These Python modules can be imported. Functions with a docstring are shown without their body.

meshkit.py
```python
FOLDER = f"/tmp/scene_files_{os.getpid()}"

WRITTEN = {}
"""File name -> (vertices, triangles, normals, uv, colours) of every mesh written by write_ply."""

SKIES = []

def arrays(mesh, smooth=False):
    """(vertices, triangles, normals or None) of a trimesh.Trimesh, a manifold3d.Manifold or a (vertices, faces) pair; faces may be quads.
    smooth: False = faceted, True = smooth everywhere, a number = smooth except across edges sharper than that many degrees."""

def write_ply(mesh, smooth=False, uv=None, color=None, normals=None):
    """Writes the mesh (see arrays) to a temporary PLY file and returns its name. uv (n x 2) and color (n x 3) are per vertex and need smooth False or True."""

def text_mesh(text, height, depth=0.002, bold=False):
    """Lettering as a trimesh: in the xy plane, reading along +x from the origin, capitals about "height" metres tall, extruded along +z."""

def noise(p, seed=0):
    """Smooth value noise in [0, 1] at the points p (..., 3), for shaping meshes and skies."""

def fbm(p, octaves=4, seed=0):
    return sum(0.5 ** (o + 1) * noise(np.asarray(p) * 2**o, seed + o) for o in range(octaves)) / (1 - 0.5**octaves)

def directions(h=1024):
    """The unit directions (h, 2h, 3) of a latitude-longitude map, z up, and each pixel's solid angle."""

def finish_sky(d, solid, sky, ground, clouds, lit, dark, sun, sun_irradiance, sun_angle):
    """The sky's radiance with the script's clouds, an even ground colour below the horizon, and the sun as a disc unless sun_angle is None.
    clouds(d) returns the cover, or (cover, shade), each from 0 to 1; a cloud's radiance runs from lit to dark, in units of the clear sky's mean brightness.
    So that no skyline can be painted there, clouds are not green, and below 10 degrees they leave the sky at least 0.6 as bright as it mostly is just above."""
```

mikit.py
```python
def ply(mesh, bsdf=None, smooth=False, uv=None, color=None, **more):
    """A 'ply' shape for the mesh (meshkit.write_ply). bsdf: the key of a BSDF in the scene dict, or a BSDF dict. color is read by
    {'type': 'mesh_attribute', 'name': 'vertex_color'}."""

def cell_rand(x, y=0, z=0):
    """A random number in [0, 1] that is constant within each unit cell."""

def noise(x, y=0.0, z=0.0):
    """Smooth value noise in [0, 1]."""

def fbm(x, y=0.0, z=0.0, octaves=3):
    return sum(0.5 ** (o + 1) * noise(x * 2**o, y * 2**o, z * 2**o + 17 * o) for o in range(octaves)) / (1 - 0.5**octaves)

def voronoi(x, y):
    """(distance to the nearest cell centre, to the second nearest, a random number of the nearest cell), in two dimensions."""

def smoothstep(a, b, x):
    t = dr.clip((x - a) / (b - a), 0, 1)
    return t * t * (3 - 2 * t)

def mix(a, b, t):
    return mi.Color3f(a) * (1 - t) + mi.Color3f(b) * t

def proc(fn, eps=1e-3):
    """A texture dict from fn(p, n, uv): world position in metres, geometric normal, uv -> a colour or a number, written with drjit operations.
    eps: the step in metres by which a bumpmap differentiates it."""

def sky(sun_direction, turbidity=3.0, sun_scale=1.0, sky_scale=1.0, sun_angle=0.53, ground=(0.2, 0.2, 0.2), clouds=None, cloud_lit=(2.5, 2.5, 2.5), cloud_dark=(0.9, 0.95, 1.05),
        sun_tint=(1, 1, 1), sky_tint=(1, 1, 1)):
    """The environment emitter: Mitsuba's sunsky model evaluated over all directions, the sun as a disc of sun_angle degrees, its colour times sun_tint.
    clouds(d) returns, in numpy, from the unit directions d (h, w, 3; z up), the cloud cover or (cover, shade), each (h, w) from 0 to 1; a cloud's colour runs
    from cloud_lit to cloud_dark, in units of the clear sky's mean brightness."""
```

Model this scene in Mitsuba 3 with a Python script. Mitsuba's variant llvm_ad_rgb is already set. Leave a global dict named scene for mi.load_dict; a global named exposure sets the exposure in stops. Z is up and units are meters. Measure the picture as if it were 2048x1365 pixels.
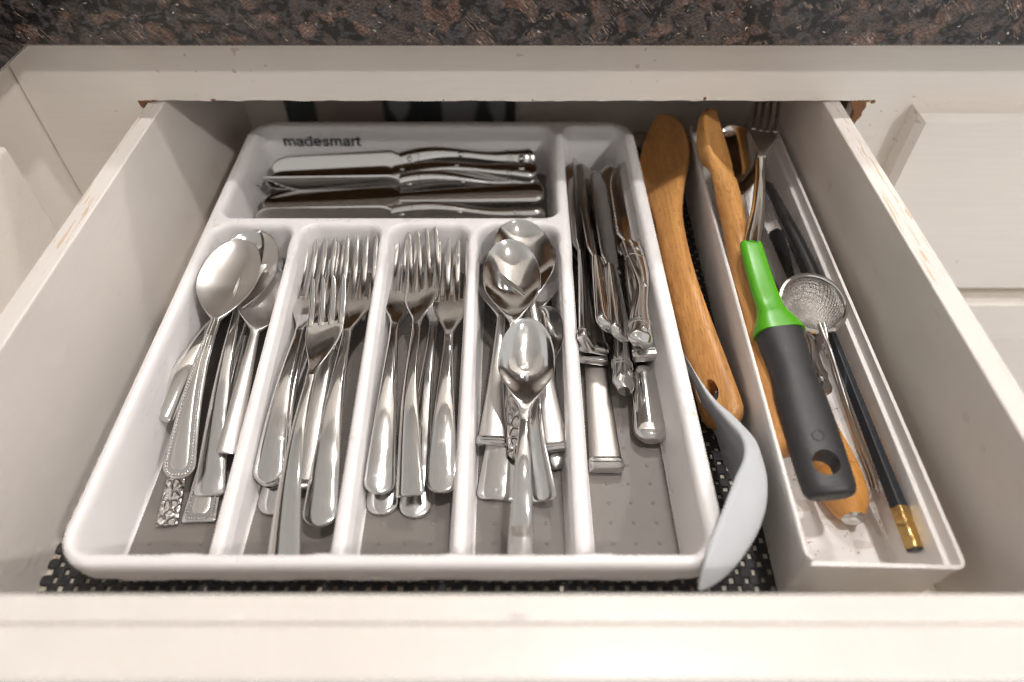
"""An open kitchen drawer with a cutlery tray and a narrow utensil bin, seen from above its front."""
import math
import numpy as np
import trimesh
import manifold3d as m3
import drjit as dr
import mitsuba as mi
import mikit
import meshkit
from mikit import proc, noise, fbm, voronoi, smoothstep, mix

T = mi.ScalarTransform4f
scene, labels = {}, {}
rng = np.random.default_rng(7)

# ------------------------------------------------------------------ camera, light, exposure
PITCH = math.radians(48.1)
EYE = (0.0, 0.0, 0.3625)
scene['camera'] = {
    'type': 'thinlens', 'fov': 73.72, 'fov_axis': 'x', 'near_clip': 0.01, 'far_clip': 30.0,
    'aperture_radius': 0.0037, 'focus_distance': 0.435,
    'to_world': T().look_at(origin=EYE, target=(0, math.cos(PITCH), EYE[2] - math.sin(PITCH)), up=(0, 0, 1))}
exposure = 0.68
scene['room_light'] = {'type': 'constant', 'radiance': {'type': 'rgb', 'value': [0.46, 0.448, 0.435]}}
# (position, aim, radius, radiance)
LAMPS = [((0.30, 0.27, 1.70), (0.0, 0.33, 0.05), 0.038, 620.0),
         ((0.20, 0.735, 0.700), (0.0, 0.30, 0.05), 0.026, 200.0),
         ((1.15, -0.90, 1.70), (0.0, 0.33, 0.05), 0.042, 700.0)]
WARM = np.array([1.0, 0.963, 0.932])


# ------------------------------------------------------------------ materials
def mat(name, base, rough=0.5, metallic=0.0, spec=0.5, bump=None, **more):
    b = {'type': 'principled', 'base_color': base if isinstance(base, dict) else {'type': 'rgb', 'value': list(base)},
         'roughness': rough, 'metallic': metallic, 'specular': spec, **more}
    if bump is not None:
        fn, scale, eps = bump
        b = {'type': 'bumpmap', 'nested': b, 'tex': proc(fn, eps), 'scale': scale}
    scene[name] = {'type': 'twosided', 'nested': b}
    return name


STAIN = (0.1025, 0.2262, 0.0500)      # a yellow food stain on the tray's right rim


SCUFF = (0.0020, 0.0922, 0.1080)     # a grey scuff on top of the drawer's front


def paint_tex(p, n, uv):
    a = fbm(p.x * 9, p.y * 9, p.z * 9, 2)
    speck = smoothstep(0.80, 0.86, noise(p.x * 260, p.y * 260, p.z * 260)) * smoothstep(0.62, 0.75, noise(p.x * 21, p.y * 21, p.z * 21 + 5))
    c = mix((0.655, 0.605, 0.548), (0.715, 0.665, 0.608), a) * (0.98 + 0.04 * noise(p.x * 30, p.y * 400, p.z * 400))
    return mix(c, (0.36, 0.28, 0.21), 0.5 * speck)


def brush(p, n, uv):
    return fbm(p.x * 130, p.y * 420, p.z * 420, 2)


def drawer_tex(p, n, uv):
    a = fbm(p.x * 14, p.y * 14, p.z * 14, 2)
    c = mix((0.590, 0.548, 0.510), (0.645, 0.602, 0.562), a) * (0.985 + 0.03 * noise(p.x * 60, p.y * 60, p.z * 500))
    c = mix(c, (0.40, 0.35, 0.31), 0.22 * smoothstep(0.83, 0.95, noise(p.x * 45, p.y * 110, p.z * 110 + 2)) * smoothstep(0.55, 0.7, noise(p.x * 9, p.y * 30, 4.0)))
    # bare wood showing along the worn top edges, in thin lines along the grain
    top = smoothstep(0.1055, 0.1066, p.z) * smoothstep(0.6, 0.9, n.z) * smoothstep(0.104, 0.112, p.y)
    line = smoothstep(0.70, 0.78, noise(p.x * 1300, p.y * 75, 3.0)) * smoothstep(0.46, 0.62, noise(p.x * 230, p.y * 24, 9.0))
    scuff = smoothstep(0.70, 0.80, noise(p.x * 130, p.y * 60, p.z * 60 + 4)) * smoothstep(0.62, 0.74, noise(p.x * 12, p.y * 12, p.z * 12 + 8))
    c = mix(c, (0.50, 0.33, 0.17), 0.6 * line * top)
    c = mix(c, (0.50, 0.42, 0.33), 0.25 * scuff)
    dx, dy = (p.x - SCUFF[0]) / 0.0050, (p.y - SCUFF[1]) / 0.0014
    return mix(c, (0.33, 0.29, 0.28), 0.6 * smoothstep(1.0, 0.2, dx * dx + dy * dy))


def eggshell(p, n, uv):
    return fbm(p.x * 330, p.y * 330, p.z * 330, 2)


def granite_tex(p, n, uv):
    w = fbm(p.x * 70, p.y * 70, p.z * 70, 2) - 0.5
    x, y = p.x + 0.010 * w, p.y + p.z * 1.15 - 0.012 * w
    a, b = x * 0.80 + y * 0.60, y * 0.80 - x * 0.60
    m = fbm(x * 170, y * 170, 4.0, 3)
    big = fbm(x * 44, y * 44, 6.0, 2)
    c = mix((0.009, 0.008, 0.008), (0.072, 0.053, 0.046), smoothstep(0.38, 0.66, m * 0.65 + big * 0.35))
    c = mix(c, (0.052, 0.052, 0.056), 0.7 * smoothstep(0.52, 0.72, noise(x * 420, y * 420, 3.7)))
    patch = smoothstep(0.60, 0.74, noise(x * 115, y * 115, 11.3))
    fibre = noise(a * 900, b * 260, 2.2)
    c = mix(c, (0.26, 0.145, 0.105), 0.50 * patch * fibre)
    c = mix(c, (0.42, 0.29, 0.22), 0.6 * smoothstep(0.66, 0.8, noise(x * 140 + 9, y * 140, 8.8)) * smoothstep(0.45, 0.9, noise(a * 1300, b * 300, 5.5)))
    c = mix(c, (0.40, 0.39, 0.34), 0.75 * smoothstep(0.80, 0.88, noise(x * 430, y * 430, 1.4)))
    return c * (0.30 + 1.45 * noise(p.x * 900, p.y * 900, p.z * 900))


def bamboo_tex(p, n, uv):
    a = p.x - 0.015 * p.y
    g = smoothstep(0.25, 0.75, fbm(a * 1100, p.y * 12, p.z * 500, 2))
    band = noise(a * 130, p.y * 3.0, p.z * 60 + 5)
    dash = smoothstep(0.70, 0.80, noise(a * 2600, p.y * 130, p.z * 1500))
    c = mix((0.36, 0.160, 0.048), (0.62, 0.320, 0.105), 0.4 * g + 0.6 * band)
    return mix(c, (0.20, 0.085, 0.028), 0.45 * dash)


def varnish_tex(p, n, uv):
    a = p.x + 0.5 * p.y
    g = fbm(a * 300, p.y * 40, p.z * 160, 2)
    return mix((0.50, 0.21, 0.045), (0.72, 0.36, 0.10), g)


def smudge(p, n, uv):
    return 0.05 + 0.12 * smoothstep(0.45, 0.75, fbm(p.x * 70, p.y * 70, p.z * 70, 2)) + 0.10 * smoothstep(0.78, 0.86, noise(p.x * 330, p.y * 330, p.z * 330)) + 0.05 * noise(p.x * 900, p.y * 200, p.z * 900)


def scratch(p, n, uv):
    return noise(p.x * 1900, p.y * 110, p.z * 900) + 45 * noise(p.x * 85, p.y * 60, p.z * 85)


def relief(p, n, uv):
    d, e, w = voronoi(p.x * 230, p.y * 190)
    return smoothstep(0.0, 0.42, e - d) + 0.3 * noise(p.x * 900, p.y * 900)


def liner_tex(p, n, uv):
    return mix((0.012, 0.012, 0.013), (0.040, 0.039, 0.038), noise(p.x * 700, p.y * 700, p.z * 700))


def bottom_tex(p, n, uv):
    c = mix((0.36, 0.33, 0.27), (0.60, 0.55, 0.47), noise(p.x * 240, p.y * 240, 1.0))
    crumb = smoothstep(0.80, 0.84, noise(p.x * 190, p.y * 190, 7.0))
    return mix(c, (0.28, 0.12, 0.05), 0.8 * crumb)


def card_tex(p, n, uv):
    x = (p.x + 0.1075) / 0.112
    blob = smoothstep(0.30, 0.27, dr.abs(x + 0.42))
    c = mix((0.05, 0.062, 0.066), (0.36, 0.31, 0.28), blob)
    stripe = smoothstep(0.55, 0.75, noise(x * 7.0, p.z * 30, 2.0))
    return mix(c, (0.30, 0.32, 0.32), stripe * (1 - blob))


def tray_tex(p, n, uv):
    c = mix((0.725, 0.700, 0.697), (0.69, 0.665, 0.66), noise(p.x * 50, p.y * 50, p.z * 50))
    mark = smoothstep(0.80, 0.86, noise(p.x * 420, p.y * 140, p.z * 420)) * smoothstep(0.60, 0.72, noise(p.x * 30, p.y * 30, 2.0))
    c = mix(c, (0.50, 0.46, 0.44), 0.35 * mark)
    dx, dy = (p.x - STAIN[0]) / 0.0016, (p.y - STAIN[1]) / 0.0030
    return mix(c, (0.74, 0.50, 0.18), 0.75 * smoothstep(1.0, 0.3, dx * dx + dy * dy) * smoothstep(0.3, 0.6, noise(p.x * 1200, p.y * 1200, 3.0)))


def bin_tex(p, n, uv):
    c = mix((0.74, 0.715, 0.695), (0.69, 0.66, 0.635), noise(p.x * 60, p.y * 60, p.z * 60))
    low = smoothstep(0.012, 0.006, p.z)
    dirt = smoothstep(0.66, 0.80, noise(p.x * 130, p.y * 130, 4.0)) * 0.30 + smoothstep(0.90, 0.94, noise(p.x * 560, p.y * 560, 1.0)) * 0.8
    return mix(c, (0.30, 0.22, 0.16), dirt * low)


def rubber_tex(p, n, uv):
    lint = smoothstep(0.86, 0.93, noise(p.x * 900, p.y * 300, p.z * 900)) * smoothstep(0.45, 0.7, noise(p.x * 70, p.y * 70, p.z * 70))
    c = mix((0.015, 0.0145, 0.016), (0.024, 0.023, 0.024), fbm(p.x * 120, p.y * 120, p.z * 120, 2))
    return mix(c, (0.16, 0.15, 0.15), 0.7 * lint)


mat('cabinet_paint', proc(paint_tex), 0.42, bump=(brush, 0.00011, 4e-4))
mat('drawer_paint', proc(drawer_tex), 0.32, bump=(eggshell, 0.00022, 4e-4))
mat('granite', proc(granite_tex), 0.22, spec=0.55)
mat('granite_joint', (0.03, 0.022, 0.017), 0.6)
mat('tray_plastic', proc(tray_tex), 0.36, spec=0.45)
mat('bin_plastic', proc(bin_tex), 0.33, spec=0.45)
mat('grip_rubber', (0.150, 0.134, 0.122), 0.45, spec=0.4)
mat('liner_vinyl', proc(liner_tex), 0.62, spec=0.3)
mat('drawer_bottom', proc(bottom_tex), 0.6)
mat('steel', (0.68, 0.67, 0.66), proc(smudge), 1.0, bump=(scratch, 0.0000035, 2e-4))
mat('mirror_steel', (0.66, 0.65, 0.635), 0.055, 1.0)
mat('worn_satin', (0.40, 0.37, 0.345), 0.42, 1.0, bump=(scratch, 0.000008, 2e-4))
mat('satin_steel', (0.64, 0.615, 0.59), 0.33, 1.0, bump=(scratch, 0.000006, 2e-4))
mat('relief_steel', (0.66, 0.63, 0.60), 0.20, 1.0, bump=(relief, 0.0009, 2e-4))
mat('bamboo', proc(bamboo_tex), 0.42, spec=0.4)
mat('varnished_wood', proc(varnish_tex), 0.20, clearcoat=0.6, clearcoat_gloss=0.9)
mat('black_rubber', proc(rubber_tex), 0.48)
mat('black_plastic', (0.014, 0.014, 0.015), 0.25)
mat('green_plastic', (0.062, 0.275, 0.005), 0.33)
mat('grey_silicone', (0.43, 0.445, 0.46), 0.5)
mat('chopstick_black', (0.020, 0.024, 0.030), 0.28)
mat('gold_foil', (0.62, 0.42, 0.17), 0.36, 1.0, bump=(relief, 0.0004, 2e-4))
mat('bare_wood', (0.17, 0.075, 0.032), 0.8)
mat('old_timber', (0.20, 0.145, 0.105), 0.7)
mat('raw_plywood', (0.24, 0.135, 0.065), 0.6)
mat('ink', (0.012, 0.011, 0.012), 0.5)
mat('card_print', proc(card_tex), 0.35)
mat('wall_white', (0.75, 0.74, 0.72), 0.7)
mat('wall_paint', (0.25, 0.235, 0.22), 0.6)
mat('lamp_trim', (0.8, 0.8, 0.8), 0.5)


# ------------------------------------------------------------------ helpers
def tri(v, f):
    m = trimesh.Trimesh(np.asarray(v, float), np.asarray(f, int), process=False)
    if m.volume < 0:
        m.invert()
    return m


def join(*ms):
    return trimesh.util.concatenate([x for x in ms])


def num(key, taken):
    if key not in taken:
        return key
    k = 1
    while f'{key}_{k:03d}' in taken:
        k += 1
    return f'{key}_{k:03d}'


roots = set()
GROUPS = {'spoon': 'spoons in the cutlery tray', 'fork': 'forks in the cutlery tray', 'table_knife': 'table knives in the cutlery tray', 'steak_knife': 'steak knives in the drawer', 'wooden_spoon': 'bamboo spoons', 'ceiling_lamp': 'round lamps lighting the kitchen', 'black_utensil': 'black handled utensils in the bin'}


def thing(name, label, cat, group=None, kind=None):
    key = num(name, roots)
    group = group or GROUPS.get(name)
    roots.add(key)
    labels[key] = {'label': label, 'category': cat}
    if group:
        labels[key]['group'] = group
    if kind:
        labels[key]['kind'] = kind
    return key


def part(parent, name, mesh, bsdf, smooth=35, label=None):
    key = num(f'{parent}__{name}', scene) if name else parent
    scene[key] = mikit.ply(mesh, bsdf, smooth=smooth)
    if label:
        labels[key] = {'label': label}
    return key


def box(x0, x1, y0, y1, z0, z1, r=0.0):
    if r <= 0:
        m = trimesh.creation.box((x1 - x0, y1 - y0, z1 - z0))
        m.apply_translation(((x0 + x1) / 2, (y0 + y1) / 2, (z0 + z1) / 2))
        return m
    k, pts = 4, []
    for sx, cx in ((-1, x0 + r), (1, x1 - r)):
        for sy, cy in ((-1, y0 + r), (1, y1 - r)):
            for sz, cz in ((-1, z0 + r), (1, z1 - r)):
                for a in np.linspace(0, np.pi / 2, k):
                    for b in np.linspace(0, np.pi / 2, k):
                        pts.append((cx + sx * r * math.cos(a) * math.cos(b), cy + sy * r * math.sin(a) * math.cos(b), cz + sz * r * math.sin(b)))
    return from_m3(m3.Manifold.hull_points(np.array(pts)))


def from_m3(m):
    d = m.to_mesh()
    return trimesh.Trimesh(np.array(d.vert_properties[:, :3]), np.array(d.tri_verts), process=False)


def to_m3(t):
    t = t.copy()
    t.merge_vertices()
    return m3.Manifold(m3.Mesh(np.asarray(t.vertices, np.float32), np.asarray(t.faces, np.uint32)))


def loft(rings):
    r = np.asarray(rings, float)
    k, n = r.shape[:2]
    v = np.vstack([r.reshape(-1, 3), r[0].mean(0), r[-1].mean(0)])
    i, j = np.meshgrid(np.arange(k - 1), np.arange(n), indexing='ij')
    a, b = i * n + j, i * n + (j + 1) % n
    q = np.stack([a, b, b + n, a + n], -1).reshape(-1, 4)
    f = np.vstack([q[:, [0, 1, 2]], q[:, [0, 2, 3]]])
    j = np.arange(n)
    c0 = np.stack([(j + 1) % n, j, np.full(n, k * n)], 1)
    c1 = np.stack([(k - 1) * n + j, (k - 1) * n + (j + 1) % n, np.full(n, k * n + 1)], 1)
    return tri(v, np.vstack([f, c0, c1]))


def rrect(x0, x1, y0, y1, r, z, k=7, rf=None):
    out, q = [], r if rf is None else rf
    for cx, cy, a0, r in ((x1 - r, y1 - r, 0, r), (x0 + r, y1 - r, 90, r), (x0 + q, y0 + q, 180, q), (x1 - q, y0 + q, 270, q)):
        for a in np.radians(np.linspace(a0, a0 + 90, k)):
            out.append((cx + r * math.cos(a), cy + r * math.sin(a), z))
    return np.array(out)


def rstack(rect, r, levels, k=7, rf=None):
    """A loft of rounded rectangles: levels of (z, inset); rf: the radius of the corners towards the front."""
    x0, x1, y0, y1 = rect
    return loft([rrect(x0 + i, x1 - i, y0 + i, y1 - i, max(r - i, 0.0012), z, k, max((r if rf is None else rf) - i, 0.0012)) for z, i in levels])


def tube(pts, rad, sides=8):
    p = np.asarray(pts, float)
    t = np.gradient(p, axis=0)
    t /= np.linalg.norm(t, axis=1, keepdims=True) + 1e-12
    ref = np.array([0, 0, 1.0]) if np.abs(t[:, 2]).mean() < 0.8 else np.array([1.0, 0, 0])
    a = np.cross(t, ref)
    a /= np.linalg.norm(a, axis=1, keepdims=True) + 1e-12
    b = np.cross(a, t)
    ang = np.arange(sides) * 2 * np.pi / sides
    rad = np.broadcast_to(rad, (len(p),))
    return loft(p[:, None] + rad[:, None, None] * (np.cos(ang)[None, :, None] * a[:, None] + np.sin(ang)[None, :, None] * b[:, None]))


def spline(pts, n=24):
    p = np.asarray(pts, float)
    d = np.r_[0, np.cumsum(np.linalg.norm(np.diff(p, axis=0), axis=1))]
    from scipy.interpolate import PchipInterpolator
    return PchipInterpolator(d / d[-1], p)(np.linspace(0, 1, n))


def ring(s, hw, th, zc=0.0, dish=0.0, pw=2.0, k=5.0, n=11, yc=0.0):
    """A closed cross-section at the length s: half-width hw, thickness th, edges raised by dish."""
    u = np.sin(np.linspace(-np.pi / 2, np.pi / 2, n))
    e = th / 2 * np.sqrt(np.maximum(0, 1 - np.abs(u) ** k))
    m = zc + dish * np.abs(u) ** pw
    up = np.stack([np.full(n, s), yc + u * hw, m + e], 1)
    dn = np.stack([np.full(n, s), yc + u * hw, m - e], 1)[1:-1][::-1]
    return np.vstack([up, dn])


def sm(t):
    t = np.clip(t, 0, 1)
    return t * t * (3 - 2 * t)


def frame(A, B, roll):
    A, B = np.asarray(A, float), np.asarray(B, float)
    X = (B - A) / np.linalg.norm(B - A)
    Y = np.cross([0, 0, 1.0], X)
    Y /= np.linalg.norm(Y)
    Z = np.cross(X, Y)
    c, s = math.cos(math.radians(roll)), math.sin(math.radians(roll))
    M = np.eye(4)
    M[:3, 0], M[:3, 1], M[:3, 2], M[:3, 3] = X, c * Y + s * Z, c * Z - s * Y, A
    return M


def put(parts, A, B, roll):
    M = frame(A, B, roll)
    return [(n, m.copy().apply_transform(M), b) for n, m, b in parts]


def sized(fn):
    """The kind's length is taken from where its two ends lie."""
    return lambda *a, **k: (lambda L: fn(L, *a, **k))


def build(name, label, cat, parts, A, B, roll=0.0, group=None):
    key = thing(name, label, cat, group)
    if callable(parts):
        parts = parts(float(np.linalg.norm(np.asarray(B) - np.asarray(A))))
    for n, m, b in put(parts, A, B, roll):
        part(key, n, m, b)
    return key


# ------------------------------------------------------------------ cutlery kinds (lying along +x from the handle's end)
def endshape(style, d, ew):
    if style == 'round':
        r = ew * 0.85
        return math.sqrt(max(0.0, 1 - max(0.0, 1 - d / r) ** 2)) if d < r else 1.0
    if style == 'soft':
        r = ew * 0.38
        return 0.55 + 0.45 * math.sqrt(max(0.0, 1 - max(0.0, 1 - d / r) ** 2)) if d < r else 1.0
    r = 0.0016
    return 0.86 + 0.14 * math.sqrt(max(0.0, 1 - max(0.0, 1 - d / r) ** 2)) if d < r else 1.0


def handle(Ln, ew, style='round', hn=0.0030, arch=0.006, power=1.3, th0=0.0020, th1=0.0034, k=4.0, crown=0.0, zend=0.0, zneck=0.004):
    ds = np.r_[[0.00005, 0.0004, 0.001, 0.0018, 0.003, 0.0045, 0.006, 0.008, 0.010, 0.013], np.linspace(0.018, Ln, 26)]
    out = []
    for s in ds:
        t = s / Ln
        hw = (hn + (ew - hn) * (1 - t) ** power) * endshape(style, s, ew)
        th = th0 + (th1 - th0) * t
        if s < 0.0016:
            th *= 0.62 + 0.38 * math.sqrt(1 - (1 - s / 0.0016) ** 2)
        zc = zend * (1 - t) ** 2 + arch * math.sin(math.pi * min(1.0, t * 1.02)) + zneck * sm(t)
        out.append(ring(s, hw, th, zc, dish=-crown * (1 - t) ** 0.5, k=k))
    return out


def make_spoon(L, bw, bl, ew, style='round', depth=0.009, power=1.3, arch=0.006, hm='steel', bm='steel', crown=0.0013, bead=False, band=False, vee=0.72, zend=0.0):
    Ln = L - bl
    parts = []
    hr = handle(Ln, ew, style, arch=arch, power=power, crown=crown, zend=zend)
    parts.append(('handle', loft(hr), hm))
    out = []
    hn, mid = 0.0030, 0.47
    for w in np.linspace(0, np.pi, 40):
        t = 0.5 - 0.5 * math.cos(w)
        f = sm(t / mid) ** vee if t < mid else max(0.0, 1 - ((t - mid) / (1 - mid)) ** 2.3) ** 0.5
        hw = max(hn + (bw - hn) * f, 0.0006) if t < mid else max(bw * f, 0.0006)
        rim = 0.004 * (1 - t) + 0.0015 * math.sin(math.pi * t)
        D = depth * min(1.0, f) ** 1.35
        out.append(ring(Ln + bl * t, hw, 0.0034 - 0.0019 * sm(t / 0.25), rim - D, dish=D, pw=2.1, k=6.0 - 2 * (t < 0.04), n=17))
    parts.append(('bowl', loft(out), bm))
    if bead:
        parts.append(('beading', beading(hr, 0.00085), bm))
        parts.append(('raised_panel', panel(hr, 0.60, 0.0005), 'satin_steel'))
    if band:
        parts.append(('end_band', band_mesh(hr, 0.0045), 'mirror_steel'))
    return parts


def beading(hr, r):
    """A row of small beads just inside the handle's outline."""
    pts = []
    for side in (1, -1):
        line = [(x[:, 0].mean(), side * (np.abs(x[:, 1]).max() - 0.0021), x[5, 2] + 0.0001) for x in hr if x[0, 0] > 0.0028 and np.abs(x[:, 1]).max() > 0.0034]
        pts.append(np.array(line))
    loop = np.vstack([pts[0][::-1], [[0.0022, 0.0045, pts[0][0][2]], [0.0017, 0, pts[0][0][2]], [0.0022, -0.0045, pts[0][0][2]]], pts[1]])
    d = np.r_[0, np.cumsum(np.linalg.norm(np.diff(loop, axis=0), axis=1))]
    at = np.arange(0, d[-1], r * 2.15)
    c = np.stack([np.interp(at, d, loop[:, k]) for k in range(3)], 1)
    s = trimesh.creation.icosphere(subdivisions=1, radius=r)
    return join(*[s.copy().apply_translation(x) for x in c])


def panel(hr, frac, h):
    out = []
    for x in hr:
        if x[0, 0] < 0.0045:
            continue
        hw = max(np.abs(x[:, 1]).max() - 0.0042, 0.0004)
        out.append(ring(x[0, 0], hw * (0.55 if len(out) == 0 else 0.85 if len(out) == 1 else 1), 0.0012, x[5, 2], k=2.5))
    return loft(out)


def band_mesh(hr, w):
    e = [x for x in hr if 0.003 < x[0, 0] < 0.02][0]
    hw, z = np.abs(e[:, 1]).max(), e[5, 2]
    out = []
    for s, g, th in ((-0.0006, 0.93, 0.0022), (0.0002, 1.05, 0.0044), (w * 0.35, 1.08, 0.0050), (w * 0.5, 1.05, 0.0040), (w * 0.72, 1.06, 0.0046), (w, 1.02, 0.0034), (w + 0.0006, 0.96, 0.0024)):
        out.append(ring(s, hw * g, th, z, k=8))
    return loft(out)


def make_fork(L, hwid=0.0125, hl=0.088, tl=0.054, ew=0.0098, style='round', power=1.3, arch=0.006, hm='steel', bm='steel', band=False, crown=0.0013, dip=0.007, zend=0.0, collar=False):
    Ln = L - hl
    hr = handle(Ln, ew, style, arch=arch, power=power, crown=crown, zend=zend)
    parts = [('handle', loft(hr), hm)]

    def zc(t):
        return 0.004 * (1 - t) - dip * math.sin(math.pi * t) ** 1.1 + 0.004 * t ** 3

    tb = 1 - tl / hl
    out = []
    for t in np.linspace(0, tb + 0.03, 16):
        g = sm(t / (tb * 0.92))
        hw = 0.0030 + (hwid - 0.0030) * g
        out.append(ring(L - hl + hl * t, hw, 0.0034 - 0.0016 * sm(t / 0.2), zc(t), dish=0.0012 * g, k=6))
    parts.append(('head', loft(out), bm))
    tw = hwid * 2 / (4 + 3 * 0.40) / 2
    for q in range(4):
        y0 = (q - 1.5) * (2 * hwid - 2 * tw) / 3
        tine = []
        for t in np.linspace(tb, 1.0, 14):
            f = (t - tb) / (1 - tb)
            w = tw * (1 - 0.36 * f) * (1 if f < 0.93 else math.sqrt(max(0.05, 1 - ((f - 0.93) / 0.07) ** 2)))
            tine.append(ring(L - hl + hl * t, w, 0.0025 - 0.0007 * f, zc(t) + 0.0012 * (y0 / hwid) ** 2 * (1 - f), k=3.5, n=7, yc=y0 * (1 + 0.02 * f)))
        parts.append(('tine', loft(tine), bm))
    if band:
        parts.append(('end_band', band_mesh(hr, 0.0045), 'mirror_steel'))
    if collar:
        c = []
        for s, w, th in ((Ln - 0.016, 0.0048, 0.0042), (Ln - 0.0155, 0.0056, 0.0056), (Ln - 0.013, 0.0056, 0.0056), (Ln - 0.0125, 0.0046, 0.0048), (Ln - 0.006, 0.0040, 0.0050), (Ln, 0.0033, 0.0042)):
            c.append(ring(s, w, th, 0.004 + 0.0006, k=4))
        parts.append(('collar', loft(c), 'relief_steel'))
    return parts


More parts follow.
